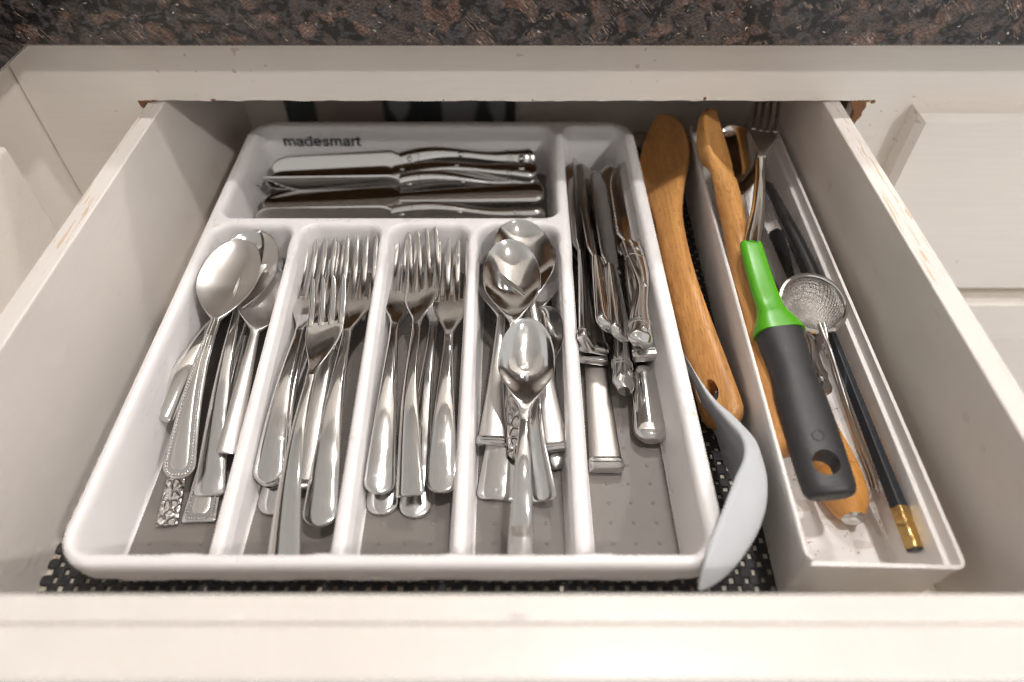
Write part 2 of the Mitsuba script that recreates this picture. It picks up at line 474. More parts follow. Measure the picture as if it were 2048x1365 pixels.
def make_knife(L, bl=0.115, bw=0.0095, style='dinner', hm='steel', bm='steel', serrated=False, tip='round', hw=0.0095, th=0.0062):
    Lh = L - bl
    parts = []
    if style == 'wavy':
        out = []
        for s in np.linspace(0, Lh, 40):
            t = s / Lh
            w = 0.0066 + 0.0016 * math.cos(2 * math.pi * (t * 1.05)) + 0.0012 * sm((0.16 - t) / 0.16)
            if t < 0.06:
                w *= 0.55 + 0.45 * math.sqrt(1 - (1 - t / 0.06) ** 2)
            yc = 0.0034 * math.sin(2 * math.pi * (t * 0.95 + 0.08)) + 0.003 * sm((0.22 - t) / 0.22)
            out.append(ring(s, w, 0.0108 * (1 if t > 0.03 else 0.7), 0, k=3.2, yc=yc))
        parts.append(('handle', loft(out), hm))
        for t in (0.10, 0.55, 0.93):
            yc = 0.0034 * math.sin(2 * math.pi * (t * 0.95 + 0.08)) + 0.003 * sm((0.22 - t) / 0.22)
            for sz in (1, -1):
                r = trimesh.creation.icosphere(subdivisions=2, radius=0.0022 if t > 0.2 else 0.0030)
                r.apply_scale((1, 1, 0.55)).apply_translation((t * Lh, yc, sz * 0.0054))
                parts.append(('rivet', r, 'mirror_steel'))
        for t in (0.17, 0.195, 0.86):
            yc = 0.0034 * math.sin(2 * math.pi * (t * 0.95 + 0.08)) + 0.003 * sm((0.22 - t) / 0.22)
            parts.append(('collar', loft([ring(t * Lh - 0.0009, 0.0072, 0.0105, 0, k=3.2, yc=yc), ring(t * Lh - 0.0004, 0.0080, 0.0118, 0, k=3.2, yc=yc), ring(t * Lh + 0.0004, 0.0080, 0.0118, 0, k=3.2, yc=yc), ring(t * Lh + 0.0009, 0.0072, 0.0105, 0, k=3.2, yc=yc)]), 'mirror_steel'))
    else:
        out = []
        for s in np.r_[[0.00005, 0.0006, 0.0015, 0.003, 0.005, 0.0075, 0.011], np.linspace(0.016, Lh, 22)]:
            t = s / Lh
            w = 0.0052 + (hw - 0.0052) * (1 - t) ** (0.8 if style != 'flared' else 1.6)
            h = th * (0.72 + 0.28 * (1 - t))
            if style in ('dinner', 'bulb'):
                r = hw * (0.75 if style == 'dinner' else 0.9)
                g = math.sqrt(max(0.02, 1 - max(0.0, 1 - s / r) ** 2)) if s < r else 1
                w, h = w * (0.30 + 0.70 * g), h * (0.45 + 0.55 * g)
            elif s < 0.0015:
                h *= 0.75
            out.append(ring(s, w, h, 0, k=2.6 if style == 'bulb' else 4.2))
        parts.append(('handle', loft(out), hm))
        if style == 'flared':
            parts.append(('end_band', loft([ring(s, hw * g, th * q, 0, k=9) for s, g, q in ((-0.0010, 0.90, 0.8), (0.0, 1.04, 1.25), (0.0028, 1.09, 1.4), (0.0040, 1.05, 1.15), (0.0056, 1.07, 1.30), (0.0072, 1.0, 1.05))]), 'mirror_steel'))
    bo = []
    for t in np.r_[np.linspace(-0.05, 0.86, 26), 0.90, 0.935, 0.96, 0.98, 0.993, 0.9995]:
        g = sm((t + 0.05) / 0.13)
        if tip == 'round':
            e = 1.0 if t < 0.86 else math.sqrt(max(0.004, 1 - ((t - 0.86) / 0.14) ** 2))
            y0, y1 = -bw * (0.40 + 0.60 * g) * e, bw * (0.40 + 0.72 * g * (0.8 + 0.25 * math.sin(math.pi * max(0, t)))) * (e if t > 0.86 else 1)
        else:
            e = 1.0 if t < 0.55 else max(0.02, 1 - ((t - 0.55) / 0.45) ** 1.9)
            y0, y1 = -bw * (0.40 + 0.55 * g) * (1 if t < 0.98 else 0.9), -bw * 0.95 + bw * 1.95 * (0.45 + 0.55 * g) * e
        if serrated and 0.06 < t < 0.93:
            y1 -= 0.0007 * (len(bo) % 2)
        hwid = max((y1 - y0) / 2, 0.0005)
        bo.append(ring(Lh + bl * t, hwid, 0.0022 - 0.0008 * max(0, t), 0, k=2.4, n=9, yc=(y0 + y1) / 2))
    parts.append(('blade', loft(bo), bm))
    if serrated:
        teeth = []
        for t in np.arange(0.08, 0.92, 0.035):
            s = trimesh.creation.icosphere(subdivisions=1, radius=0.0019)
            e = 1.0 if tip == 'round' or t < 0.55 else max(0.02, 1 - ((t - 0.55) / 0.45) ** 1.9)
            s.apply_scale((1, 0.5, 0.42)).apply_translation((Lh + bl * t, -bw * 0.95 + bw * 1.95 * e - 0.0004 if tip != 'round' else bw, 0))
            teeth.append(s)
        parts.append(('serration', join(*teeth), bm))
    return parts


spoon, fork, knife = sized(make_spoon), sized(make_fork), sized(make_knife)

# ------------------------------------------------------------------ the cabinet run and the counter
FY = 0.464          # front of the face frame
cab = thing('base_cabinet', 'cream painted base cabinet behind the pulled out drawer', 'cabinet')
xs = np.linspace(0.2565, -0.272, 380)
low = 0.1083 + 0.0014 * (meshkit.fbm(np.stack([xs * 90, xs * 0, xs * 0], 1), 3) - 0.5)
ff_out = [(-0.3529, -0.55), (-0.272, -0.55)] + [(x, z) for x, z in zip(xs[::-1], low[::-1])] + [(0.2565, -0.55), (1.2, -0.55), (1.2, 0.1610), (-0.3529, 0.1610)]


def standing(poly, y0, depth):
    """A flat outline in x and z made a board, its front at y0."""
    m = trimesh.creation.extrude_polygon(poly, depth, engine='earcut')
    v = np.array(m.vertices)
    m.vertices = np.stack([v[:, 0], y0 + v[:, 2], v[:, 1]], 1)
    if m.volume < 0:
        m.invert()
    return m


from shapely.geometry import Polygon
part(cab, 'face_frame', standing(Polygon(ff_out), FY, 0.019), 'cabinet_paint', 20)
part(cab, 'frame_back', box(-0.2825, 0.2675, FY + 0.0194, FY + 0.0215, 0.1115, 0.1600), 'raw_plywood', 30)
part(cab, 'frame_back', box(-0.2825, 0.2675, 0.448, FY - 0.0004, 0.1606, 0.16105), 'raw_plywood', 30)
part(cab, 'top_panel', box(-0.2825, 0.2675, FY + 0.0220, 1.029, 0.1580, 0.1604), 'raw_plywood', 30)
part(cab, 'inner_side', box(-0.30, -0.283, FY + 0.0195, 1.05, -0.55, 0.1605), 'old_timber', 30)
part(cab, 'inner_side', box(0.268, 0.285, FY + 0.0195, 1.05, -0.55, 0.1605), 'old_timber', 30)
part(cab, 'back_board', box(-0.2825, 0.2675, 1.03, 1.05, -0.55, 0.1605), 'old_timber', 30)
# bare wood where the frame has splintered at the two upper corners of the drawer opening
sp = [(0.2470, 0.1083), (0.2615, 0.1088), (0.2612, 0.1074), (0.2590, 0.1076), (0.2606, 0.1040), (0.2592, 0.1000), (0.2598, 0.0965), (0.2575, 0.0920), (0.2560, 0.0860), (0.2540, 0.0885), (0.2530, 0.1000)]
part(cab, 'splintered_corner', standing(Polygon(sp), FY - 0.0004, 0.004), 'bare_wood', False, 'splintered brown corner of bare wood above the right drawer side')
sp = [(-0.2735, 0.1083), (-0.2590, 0.1090), (-0.2640, 0.1072), (-0.2690, 0.1064), (-0.2708, 0.1020), (-0.2728, 0.1038)]
part(cab, 'splintered_corner', standing(Polygon(sp), FY - 0.0004, 0.004), 'bare_wood', False)
for x, z, w, h in ((-0.2180, 0.1090, 0.0042, 0.0008), (0.1405, 0.1100, 0.0022, 0.0014), (0.2640, 0.1075, 0.0040, 0.0015), (-0.05, 0.1088, 0.0014, 0.0006), (0.0150, 0.1089, 0.0011, 0.0005), (-0.2295, 0.1130, 0.0006, 0.0006)):
    c = trimesh.creation.icosphere(subdivisions=2, radius=1.0)
    c.vertices *= 1 + 0.5 * (meshkit.noise(c.vertices * 2.3 + x * 100)[:, None] - 0.5)
    c.apply_scale((w / 2, 0.0005, h)).apply_translation((x, FY, z))
    part(cab, 'paint_chip', c, 'bare_wood')


def raised_front(x0, x1, z0, z1, y, cham=0.0045, th=0.019):
    """A drawer front or door lying on the face frame, its front edges bevelled."""
    r = [np.array([(x0, y, z0), (x1, y, z0), (x1, y, z1), (x0, y, z1)]),
         np.array([(x0, y - th + cham * 1.2, z0), (x1, y - th + cham * 1.2, z0), (x1, y - th + cham * 1.2, z1), (x0, y - th + cham * 1.2, z1)]),
         np.array([(x0 + cham, y - th, z0 + cham), (x1 - cham, y - th, z0 + cham), (x1 - cham, y - th, z1 - cham), (x0 + cham, y - th, z1 - cham)])]
    return loft(r)


part(cab, 'drawer_front', raised_front(0.2935, 0.86, -0.0665, 0.1060, FY), 'cabinet_paint', 20, 'cream bevelled front of the closed drawer right of the open one')
dr0 = raised_front(0.2935, 0.86, -0.60, -0.0800, FY)
hole = to_m3(box(0.345, 0.81, FY - 0.030, FY - 0.012, -0.55, -0.132))
part(cab, 'door', from_m3(to_m3(dr0) - hole), 'cabinet_paint', 20)

ret = thing('return_cabinet', 'cream cabinet at the far left standing at a right angle to the open drawer', 'cabinet')
part(ret, 'side_panel', box(-0.80, -0.3541, -0.60, FY + 0.019, -0.55, 0.1549), 'cabinet_paint', 30)
rf = raised_front(-0.10, 0.398, -0.30, 0.1135, 0.0, cham=0.004)
v = rf.vertices.copy()
rf.vertices = np.stack([-0.353 - v[:, 1], v[:, 0], v[:, 2]], 1)
rf.fix_normals()
part(ret, 'drawer_front', box(-0.3540, -0.334, -0.30, 0.398, -0.30, 0.1135, 0.0035), 'cabinet_paint', 30)

ctr = thing('granite_countertop', 'polished brown and black granite countertop along the top of the picture', 'countertop')


def slab(pts, z0, z1, g):
    c = 0.0030
    P0 = Polygon(pts)
    layers = []
    for z, i in ((z0, c * g[0]), (z0 + c * g[0], 0.0), (z1 - c * g[1], 0.0), (z1, c * g[1])):
        q = P0.buffer(-i, join_style=2) if i > 0 else P0
        xy = np.array(q.exterior.coords)[:-1]
        if Polygon(xy).exterior.is_ccw is False:
            xy = xy[::-1]
        layers.append((z, xy))
    m = None
    for (za, a), (zb, b) in zip(layers[:-1], layers[1:]):
        if len(a) != len(b):
            b = a
        k = np.argmin(np.linalg.norm(b - a[0], axis=1))
        b = np.roll(b, -k, axis=0)
        n = len(a)
        vv = np.vstack([np.c_[a, np.full(n, za)], np.c_[b, np.full(n, zb)]])
        i = np.arange(n)
        f = np.vstack([np.stack([i, (i + 1) % n, (i + 1) % n + n], 1), np.stack([i, (i + 1) % n + n, i + n], 1)])
        t = trimesh.creation.triangulate_polygon(Polygon(a), engine='earcut')
        piece = trimesh.Trimesh(vv, f, process=False)
        m = piece if m is None else join(m, piece)
    for z, xy, up in ((layers[0][0], layers[0][1], -1), (layers[-1][0], layers[-1][1], 1)):
        vt, ft = trimesh.creation.triangulate_polygon(Polygon(xy), engine='earcut')
        cap = trimesh.Trimesh(np.c_[vt, np.full(len(vt), z)], ft, process=False)
        if (cap.face_normals[:, 2].mean() > 0) != (up > 0):
            cap.invert()
        m = join(m, cap)
    return m


MAIN = [(-0.3186, 0.436), (1.3, 0.436), (1.3, 1.068), (-0.3186, 1.068)]
LEG = [(-0.90, -0.60), (-0.319, -0.60), (-0.319, 1.068), (-0.90, 1.068)]
part(ctr, 'edge_strip', slab(MAIN, 0.1612, 0.1765, (0.5, 0.03)), 'granite', 20)
part(ctr, 'slab', slab(MAIN, 0.17655, 0.2030, (0.03, 1.3)), 'granite', 20)
part(ctr, 'return_slab', slab(LEG, 0.1552, 0.2030, (1.2, 1.3)), 'granite', 20)

# the wall behind the counter, and the cabinet on it under which the small lamp hangs (both above the picture)
scene['wall'] = mikit.ply(box(-1.6, 1.6, 1.0685, 1.09, -0.6, 1.9), 'wall_paint')
labels['wall'] = {'label': 'plain wall behind the countertop', 'category': 'wall', 'kind': 'structure'}
part(thing('wall_cabinet', 'cream painted wall cabinet above the countertop', 'cabinet'), None, box(-1.1, 1.3, 0.70, 1.068, 0.742, 1.5, 0.004), 'cabinet_paint', 30)

# the ceiling, far above the picture
scene['ceiling'] = mikit.ply(box(-2.2, 2.2, -2.2, 1.068, 1.76, 1.80), 'wall_white')
labels['ceiling'] = {'label': 'plain white ceiling above the drawer', 'category': 'ceiling', 'kind': 'structure'}

# ------------------------------------------------------------------ the pulled out drawer
dw = thing('open_drawer', 'white painted wooden kitchen drawer pulled open', 'drawer')


def worn_board(x0, x1, y0, y1, z0, z1, r=0.0012):
    return box(x0, x1, y0, y1, z0, z1, r)


part(dw, 'side_panel', worn_board(-0.2672, -0.2545, 0.1012, 0.6005, -0.006, 0.1070), 'drawer_paint', 40)
part(dw, 'side_panel', worn_board(0.2280, 0.2412, 0.1012, 0.6005, -0.006, 0.1070), 'drawer_paint', 40)
part(dw, 'back_panel', box(-0.2672, 0.2412, 0.6008, 0.613, -0.006, 0.095), 'drawer_paint', 40)
part(dw, 'bottom_panel', box(-0.2543, 0.2278, 0.1012, 0.6003, -0.006, 0.0), 'drawer_bottom', 40)
part(dw, 'inner_front', box(-0.2672, 0.2412, 0.0902, 0.1010, -0.02, 0.1078, 0.0009), 'drawer_paint', 40)
part(dw, 'front_panel', box(-0.305, 0.279, 0.0700, 0.0901, -0.06, 0.1081, 0.0020), 'drawer_paint', 40)

# the liner: a woven vinyl net, padded squares in a checker with open holes between them
ln = thing('shelf_liner', 'black woven non-slip liner with pale holes on the drawer bottom', 'liner')
PX, PY = 0.00435, 0.0046
puff = trimesh.creation.icosphere(subdivisions=2, radius=1.0)
pv, pf = np.array(puff.vertices), np.array(puff.faces)
pv = np.sign(pv) * np.abs(pv) ** 0.55
vs, fs = [], []
for i in range(int(0.482 / PX)):
    for j in range(int(0.47 / PY)):
        x, y = -0.2535 + (i + 0.5) * PX, 0.1020 + (j + 0.5) * PY
        if 0.155 < y and -0.205 < x < 0.090 or x > 0.160 or (x < -0.2 and y > 0.35):
            continue
        if (i + j) % 2 == 0:
            s = np.array([0.00315, 0.00315, 0.0009]) * (0.90 + 0.2 * rng.random(3))
        else:
            continue
        fs.append(pf + len(vs) * len(pv))
        vs.append(pv * s + [x + rng.normal(0, 1.2e-4), y + rng.normal(0, 1.2e-4), 0.0011 + rng.normal(0, 1e-4)])
part(ln, None, trimesh.Trimesh(np.vstack(vs), np.vstack(fs), process=False), 'liner_vinyl', 60)

# something dark and printed lying behind the tray, against the drawer's back
cardm = box(-0.2155, 0.0030, 0.5975, 0.6000, 0.0004, 0.060)
part(thing('printed_card', 'dark printed card standing behind the cutlery tray', 'card'), None, cardm, 'card_print', False)

# ------------------------------------------------------------------ the cutlery tray
tr = thing('cutlery_tray', 'white plastic cutlery tray with six compartments and grey floors', 'tray')


def fan(m, r):
    """Gives a part drawn in the rectangle (0, 1) x (r[4], r[5]) its real sides: r = left and right at the front, left and right at the back, front, back."""
    v = np.array(m.vertices)
    t = (v[:, 1] - r[4]) / (r[5] - r[4])
    x0, x1 = r[0] + (r[2] - r[0]) * t, r[1] + (r[3] - r[1]) * t
    w = ((r[1] - r[0]) + (r[3] - r[2])) / 2
    v[:, 0] = (x0 + x1) / 2 + v[:, 0] * (x1 - x0) / w
    m = m.copy()
    m.vertices = v
    return m


def fanned(r, rad, levels, k, rf=None, grow=0.0, lean=None):
    w = ((r[1] - r[0]) + (r[3] - r[2])) / 4 - grow
    m = rstack((-w, w, r[4] + grow, r[5] - grow), rad, levels, k, rf)
    if lean:                      # the front wall leans in below the height lean[0]
        v = np.array(m.vertices)
        front = np.clip((r[4] + 0.035 - v[:, 1]) / 0.020, 0, 1)
        v[:, 1] += front * (np.maximum(0, lean[0] - v[:, 2]) * lean[1] + lean[2] * (v[:, 2] < lean[0] - 0.0001))
        m.vertices = v
    return fan(m, r)


OUT = (-0.2222, 0.1060, -0.2252, 0.1036, 0.1362, 0.5380)
body = to_m3(fanned(OUT, 0.024, [(0.0025, 0.0105), (0.0336, 0.0078), (0.0340, 0.0016), (0.0352, 0.0008), (0.0440, 0.0), (0.0468, 0.0004), (0.0484, 0.0013), (0.0496, 0.0028), (0.0500, 0.0046)], 10, 0.021, 0.0, (0.0338, 0.10, 0.0)))
CAV = [(-0.2150, -0.1578, -0.2160, -0.1578, 0.1432, 0.3955), (-0.1520, -0.0938, -0.1520, -0.0938, 0.1432, 0.3955), (-0.0880, -0.0304, -0.0880, -0.0304, 0.1432, 0.3955),
       (-0.0248, 0.0340, -0.0248, 0.0340, 0.1432, 0.3955), (0.0410, 0.0968, 0.0418, 0.0940, 0.1432, 0.5275), (-0.2150, 0.0345, -0.2165, 0.0352, 0.4030, 0.5275)]
FL = 0.0050
floors = []
for c in CAV:
    lv = [(0.0515, -0.0026), (0.0500, -0.0024), (0.0494, -0.0010), (0.0484, 0.0000), (0.0464, 0.0009), (0.0430, 0.0013), (0.0090, 0.0030), (0.0066, 0.0036), (0.0055, 0.0046), (FL, 0.0060)][::-1]
    front = 0.0110 if c[4] > 0.3 else 0.0100 if c[0] < -0.2 or c[1] > 0.09 else 0.0050
    lean = (0.0462, 0.20, 0.0) if c[4] < 0.2 else None
    body = body - to_m3(fanned(c, 0.0125, lv, 8, front, 0.0, lean))
    pad = fanned(c, 0.006, [(FL - 0.0002, 0), (FL + 0.0009, 0), (FL + 0.0011, 0.0003)], 6, None, 0.0046, (0.0462, 0.20, 0.0) if c[4] < 0.2 else None)
    bumps = []
    dome = trimesh.creation.icosphere(subdivisions=2, radius=0.0011)
    dome.apply_scale((1, 1, 0.45))
    w, y0, y1 = ((c[1] - c[0]) + (c[3] - c[2])) / 4, c[4], c[5]
    nx, ny = max(2, round((2 * w - 0.020) / 0.0125)), round((y1 - y0 - 0.020) / 0.0125)
    for gx in np.linspace(-w + 0.0145, w - 0.0145, nx):
        for gy in np.linspace(y0 + (0.026 if y0 < 0.2 else 0.010), y1 - 0.010, ny):
            bumps.append(dome.copy().apply_translation((gx, gy, FL + 0.0011)))
    floors.append(join(pad, fan(join(*bumps), c)))
# the dividers' tops fall towards the front and are rounded over
for l, r in ((-0.1578, -0.1520), (-0.0938, -0.0880), (-0.0304, -0.0248), (0.0340, 0.0410)):
    xc, h0 = (l + r) / 2, (r - l) / 2
    rows = []
    for y in np.linspace(0.1300, 0.3960, 24):
        zt = min(0.0505, 0.0225 + 0.1150 * (y - 0.1432))
        hw = h0 + 0.0004 + (0.043 - min(zt, 0.043)) * 0.045
        if zt > 0.043:
            hw = h0 + 0.0004 * (0.0500 - zt) / 0.007 + 0.0030 * max(0, (zt - 0.048) / 0.0025)
        u = np.sin(np.linspace(-np.pi / 2, np.pi / 2, 13))
        top = [(xc + q * hw, y, zt - 0.0032 * (1 - math.sqrt(max(0, 1 - abs(q) ** 2.6)))) for q in u]
        rows.append([(xc - hw - 0.004, y, 0.004), (xc - hw - 0.0012, y, zt - 0.0060)] + top + [(xc + hw + 0.0012, y, zt - 0.0060), (xc + hw + 0.004, y, 0.004)])
    over = to_m3(box(l - 0.006, r + 0.006, 0.1434, 0.3880, 0.0060, 0.06)) - to_m3(loft(rows))
    body = body - over
# low tabs under the rim's skirt, and one finger slot in it
for a, b in ((-0.198, -0.166), (-0.150, -0.104), (-0.086, -0.040), (-0.022, 0.024), (0.042, 0.084)):
    tab = trimesh.creation.extrude_polygon(Polygon([(a, 0.0345), (a + 0.006, 0.0305), (b - 0.006, 0.0305), (b, 0.0345)]), 0.0016, engine='earcut')
    v = np.array(tab.vertices)
    tab.vertices = np.stack([v[:, 0], 0.1380 + v[:, 2], v[:, 1]], 1)
    if tab.volume < 0:
        tab.invert()
    body = body + to_m3(tab)
body = body - to_m3(box(-0.0800, -0.0400, 0.1300, 0.1374, 0.0352, 0.0378))
part(tr, 'body', from_m3(body), 'tray_plastic', 28)
for fm in floors:
    part(tr, 'floor_mat', fm, 'grip_rubber', 35)
tx = meshkit.text_mesh('madesmart', 0.0100, 0.0008, bold=False)
tx.apply_scale((0.0665 / tx.extents[0], 0.0665 / tx.extents[0] * 0.95, 1))
tx = join(*[tx.copy().apply_translation((dx, dy, dz)) for dx, dy, dz in ((-0.00028, 0, 0.00001), (0.00028, 0, 0.00004), (0, -0.0002, 0.00007), (0, 0.0002, 0.0001))])
tx.apply_transform(trimesh.transformations.rotation_matrix(math.pi / 2 - 0.045, (1, 0, 0)))
tx.apply_translation((-0.1990, 0.52565, 0.0325))
part(tr, 'lettering', tx, 'ink', False, 'black brand lettering on the back wall of the tray')

# ------------------------------------------------------------------ the narrow utensil bin
bn = thing('utensil_bin', 'narrow white plastic bin beside the cutlery tray', 'bin')
BR = (0.1375, 0.2150, 0.1368, 0.5170)


def bin_place(m):
    return m.copy().apply_transform(trimesh.transformations.rotation_matrix(math.radians(-1.55), (0, 0, 1), (0.1375, 0.1368, 0)))


bb = to_m3(rstack(BR, 0.0050, [(0.0022, 0.0040), (0.0500, 0.0008), (0.0512, 0.0), (0.0560, 0.0), (0.0568, 0.0006)], 5))
bb = bb - to_m3(rstack(BR, 0.0040, [(0.0042, 0.0085), (0.0060, 0.0068), (0.0420, 0.0050), (0.0428, 0.0046), (0.0432, 0.0022), (0.0600, 0.0018)], 5))
bb = bb - to_m3(box(0.1412, 0.30, 0.10, 0.60, 0.0512, 0.08))
part(bn, 'shell', bin_place(from_m3(bb)), 'bin_plastic', 28)
part(bn, 'floor_panel', bin_place(rstack((0.1462, 0.1880, 0.1462, 0.508), 0.003, [(0.0044, 0), (0.0062, 0), (0.0066, 0.0006)])), 'bin_plastic', 28)

# ------------------------------------------------------------------ first column: table spoons
build('spoon', 'mirror handled spoon at the far left, its square end resting against the tray wall', 'spoon', spoon(0.0205, 0.072, 0.0098, 'soft', hm='mirror_steel'), (-0.2151, 0.2406, 0.0240), (-0.1863, 0.4076, 0.0220), 16)
build('spoon', 'spoon with a floral relief on its flat handle end, lowest in the left compartment', 'spoon', spoon(0.0200, 0.064, 0.0062, 'flat', arch=0.003, hm='relief_steel', crown=0), (-0.1936, 0.1785, 0.0085), (-0.2161, 0.4058, 0.0160))
build('spoon', 'spoon with a square beaded handle end beside the floral one', 'spoon', spoon(0.0200, 0.064, 0.0098, 'flat', arch=0.003, bead=True, crown=0), (-0.1766, 0.1807, 0.0085), (-0.1850, 0.3977, 0.0180))
build('spoon', 'plain polished tablespoon lying behind the beaded satin one', 'spoon', spoon(0.0222, 0.074, 0.0094, 'soft', vee=0.5), (-0.1737, 0.1948, 0.0130), (-0.1880, 0.3924, 0.0460))
build('spoon', 'satin tablespoon with a beaded border round its handle', 'spoon', spoon(0.0206, 0.070, 0.0102, 'round', vee=0.5, depth=0.008, bm='satin_steel', bead=True, crown=0), (-0.1900, 0.2005, 0.0220), (-0.1905, 0.3732, 0.0535))
build('spoon', 'satin teaspoon leaning on the right side of the left compartment', 'spoon', spoon(0.0190, 0.062, 0.0068, 'flat', vee=0.6, hm='satin_steel', bm='satin_steel', arch=0.004), (-0.1647, 0.2159, 0.0240), (-0.1715, 0.3633, 0.0380), 22)

# ------------------------------------------------------------------ second column: forks
build('fork', 'polished fork with stacked round handle end at the left of the second compartment', 'fork', fork(ew=0.0100), (-0.1397, 0.1991, 0.0200), (-0.1404, 0.3938, 0.0340))
build('fork', 'polished fork lying just under the leftmost one of the second compartment', 'fork', fork(ew=0.0100), (-0.1404, 0.2001, 0.0150), (-0.1359, 0.3993, 0.0280))
build('fork', 'lowest fork of the second compartment, only its round handle end showing', 'fork', fork(ew=0.0100), (-0.1369, 0.1853, 0.0085), (-0.1288, 0.4029, 0.0160))
build('fork', 'satin fork with a carved collar below its head', 'fork', fork(ew=0.0078, style='flat', hm='satin_steel', collar=True, band=True, power=0.9), (-0.1196, 0.1981, 0.0140), (-0.1192, 0.3963, 0.0300))
build('fork', 'polished fork at the right of the second compartment, tines upright', 'fork', fork(ew=0.0104, dip=0.008), (-0.1051, 0.1724, 0.0200), (-0.1087, 0.3889, 0.0400))
build('fork', 'long fork lying on top of the others with its handle reaching the tray front', 'fork', fork(hwid=0.0130, ew=0.0100, hl=0.074, tl=0.034, dip=0.006, style='soft', hm='mirror_steel'), (-0.1205, 0.1495, 0.0180), (-0.1198, 0.3322, 0.0530), -11)

# ------------------------------------------------------------------ third column: forks
build('fork', 'lowest fork at the left of the third compartment', 'fork', fork(ew=0.0098), (-0.0740, 0.1853, 0.0085), (-0.0866, 0.4064, 0.0180))
build('fork', 'fork at the left of the third compartment with a round polished handle', 'fork', fork(ew=0.0098), (-0.0753, 0.1933, 0.0180), (-0.0816, 0.3996, 0.0340), 10)
build('fork', 'fork under the middle of the third compartment, its rounded end showing below', 'fork', fork(ew=0.0098), (-0.0554, 0.1834, 0.0085), (-0.0529, 0.4070, 0.0240))
build('fork', 'fork with a dark mirrored square handle in the middle of the third compartment', 'fork', fork(ew=0.0088, style='flat', hm='mirror_steel'), (-0.0573, 0.1898, 0.0220), (-0.0646, 0.3939, 0.0420), -14)
build('fork', 'fork at the right of the third compartment with bright round handle', 'fork', fork(ew=0.0100), (-0.0396, 0.1928, 0.0200), (-0.0423, 0.3866, 0.0400))

# ------------------------------------------------------------------ fourth column: spoons
build('spoon', 'lowest teaspoon of the fourth compartment with a broad rounded handle end', 'spoon', spoon(0.0180, 0.064, 0.0124, 'soft', power=1.0), (-0.0092, 0.1947, 0.0085), (0.0059, 0.3686, 0.0140))
build('spoon', 'teaspoon lying tilted below the front spoon, its bowl edge showing at right', 'spoon', spoon(0.0185, 0.062, 0.0112, 'soft', power=1.0), (0.0159, 0.1915, 0.0120), (0.0197, 0.3279, 0.0320), -30)
build('spoon', 'spoon at the right of the fourth compartment with a small dark rounded handle end', 'spoon', spoon(0.0195, 0.068, 0.0080, 'round'), (0.0261, 0.2144, 0.0100), (0.0157, 0.3961, 0.0340))
build('spoon', 'spoon with a flared satin handle at the left of the fourth compartment', 'spoon', spoon(0.0205, 0.068, 0.0096, 'flat', power=2.0, hm='satin_steel', band=True), (-0.0120, 0.2266, 0.0160), (-0.0036, 0.3845, 0.0380))
build('spoon', 'rearmost tablespoon of the fourth compartment with a flared satin handle at right', 'spoon', spoon(0.0215, 0.076, 0.0098, 'flat', power=2.0, hm='satin_steel', band=True), (0.0258, 0.2217, 0.0170), (0.0036, 0.3969, 0.0525))
build('spoon', 'spoon with shell relief at its handle end, lying under the front spoon', 'spoon', spoon(0.0195, 0.070, 0.0090, 'round', power=0.9, hm='relief_steel'), (0.0056, 0.2149, 0.0180), (-0.0017, 0.3707, 0.0555))
build('spoon', 'front teaspoon of the fourth compartment lying on top of all others', 'spoon', spoon(0.0168, 0.064, 0.0074, 'soft', power=1.1, arch=0.010, vee=1.0), (0.0041, 0.1477, 0.0210), (0.0098, 0.2891, 0.0615))

# ------------------------------------------------------------------ right column: knives
build('table_knife', 'satin table knife with a flared square end, nearest in the right compartment', 'knife', knife(style='flared', hm='worn_satin', hw=0.0100), (0.0559, 0.2131, 0.0110), (0.0552, 0.5094, 0.0160))
build('table_knife', 'table knife with a bulging rounded handle end beside the flared satin one', 'knife', knife(style='bulb', hm='mirror_steel', hw=0.0112, th=0.011), (0.0850, 0.2314, 0.0130), (0.0948, 0.5141, 0.0180))
build('table_knife', 'table knife with a banded square end at the left wall, lower of two', 'knife', knife(style='flared', hw=0.0098, th=0.005), (0.0538, 0.2890, 0.0200), (0.0595, 0.5157, 0.0220), 8)
build('table_knife', 'table knife with a banded square end at the left wall, upper of two', 'knife', knife(style='flared', hw=0.0098, th=0.005), (0.0533, 0.2916, 0.0280), (0.0539, 0.5036, 0.0300), 14)
build('table_knife', 'table knife with a banded square end under the steak knife at right', 'knife', knife(style='flared', hw=0.0104, th=0.006), (0.0890, 0.2882, 0.0250), (0.0839, 0.5029, 0.0280), -6)
build('steak_knife', 'steak knife with a curved riveted handle pointing to the rounded knife end', 'knife', knife(style='wavy', tip='point', bw=0.0085), (0.0736, 0.2619, 0.0200), (0.0727, 0.4918, 0.0280), 50)
build('table_knife', 'table knife standing on its edge against the left wall of the right compartment', 'knife', knife(style='flared', hw=0.0090, th=0.0055, bw=0.0100), (0.0474, 0.2906, 0.0360), (0.0540, 0.4907, 0.0400), 64)
build('table_knife', 'dark mirrored table knife with rounded carved end, left of a pair', 'knife', knife(style='dinner', hm='mirror_steel', hw=0.0098, th=0.008), (0.0612, 0.2963, 0.0430), (0.0587, 0.4788, 0.0440), 38)
build('table_knife', 'dark mirrored table knife with rounded carved end, right of a pair', 'knife', knife(style='dinner', hm='mirror_steel', hw=0.0098, th=0.008), (0.0694, 0.2913, 0.0400), (0.0697, 0.4742, 0.0400), 42)
build('steak_knife', 'steak knife with a curved riveted handle on top at the right wall', 'knife', knife(style='wavy', tip='point', bw=0.0110, serrated=True), (0.0839, 0.2784, 0.0460), (0.0856, 0.4888, 0.0460), 28)

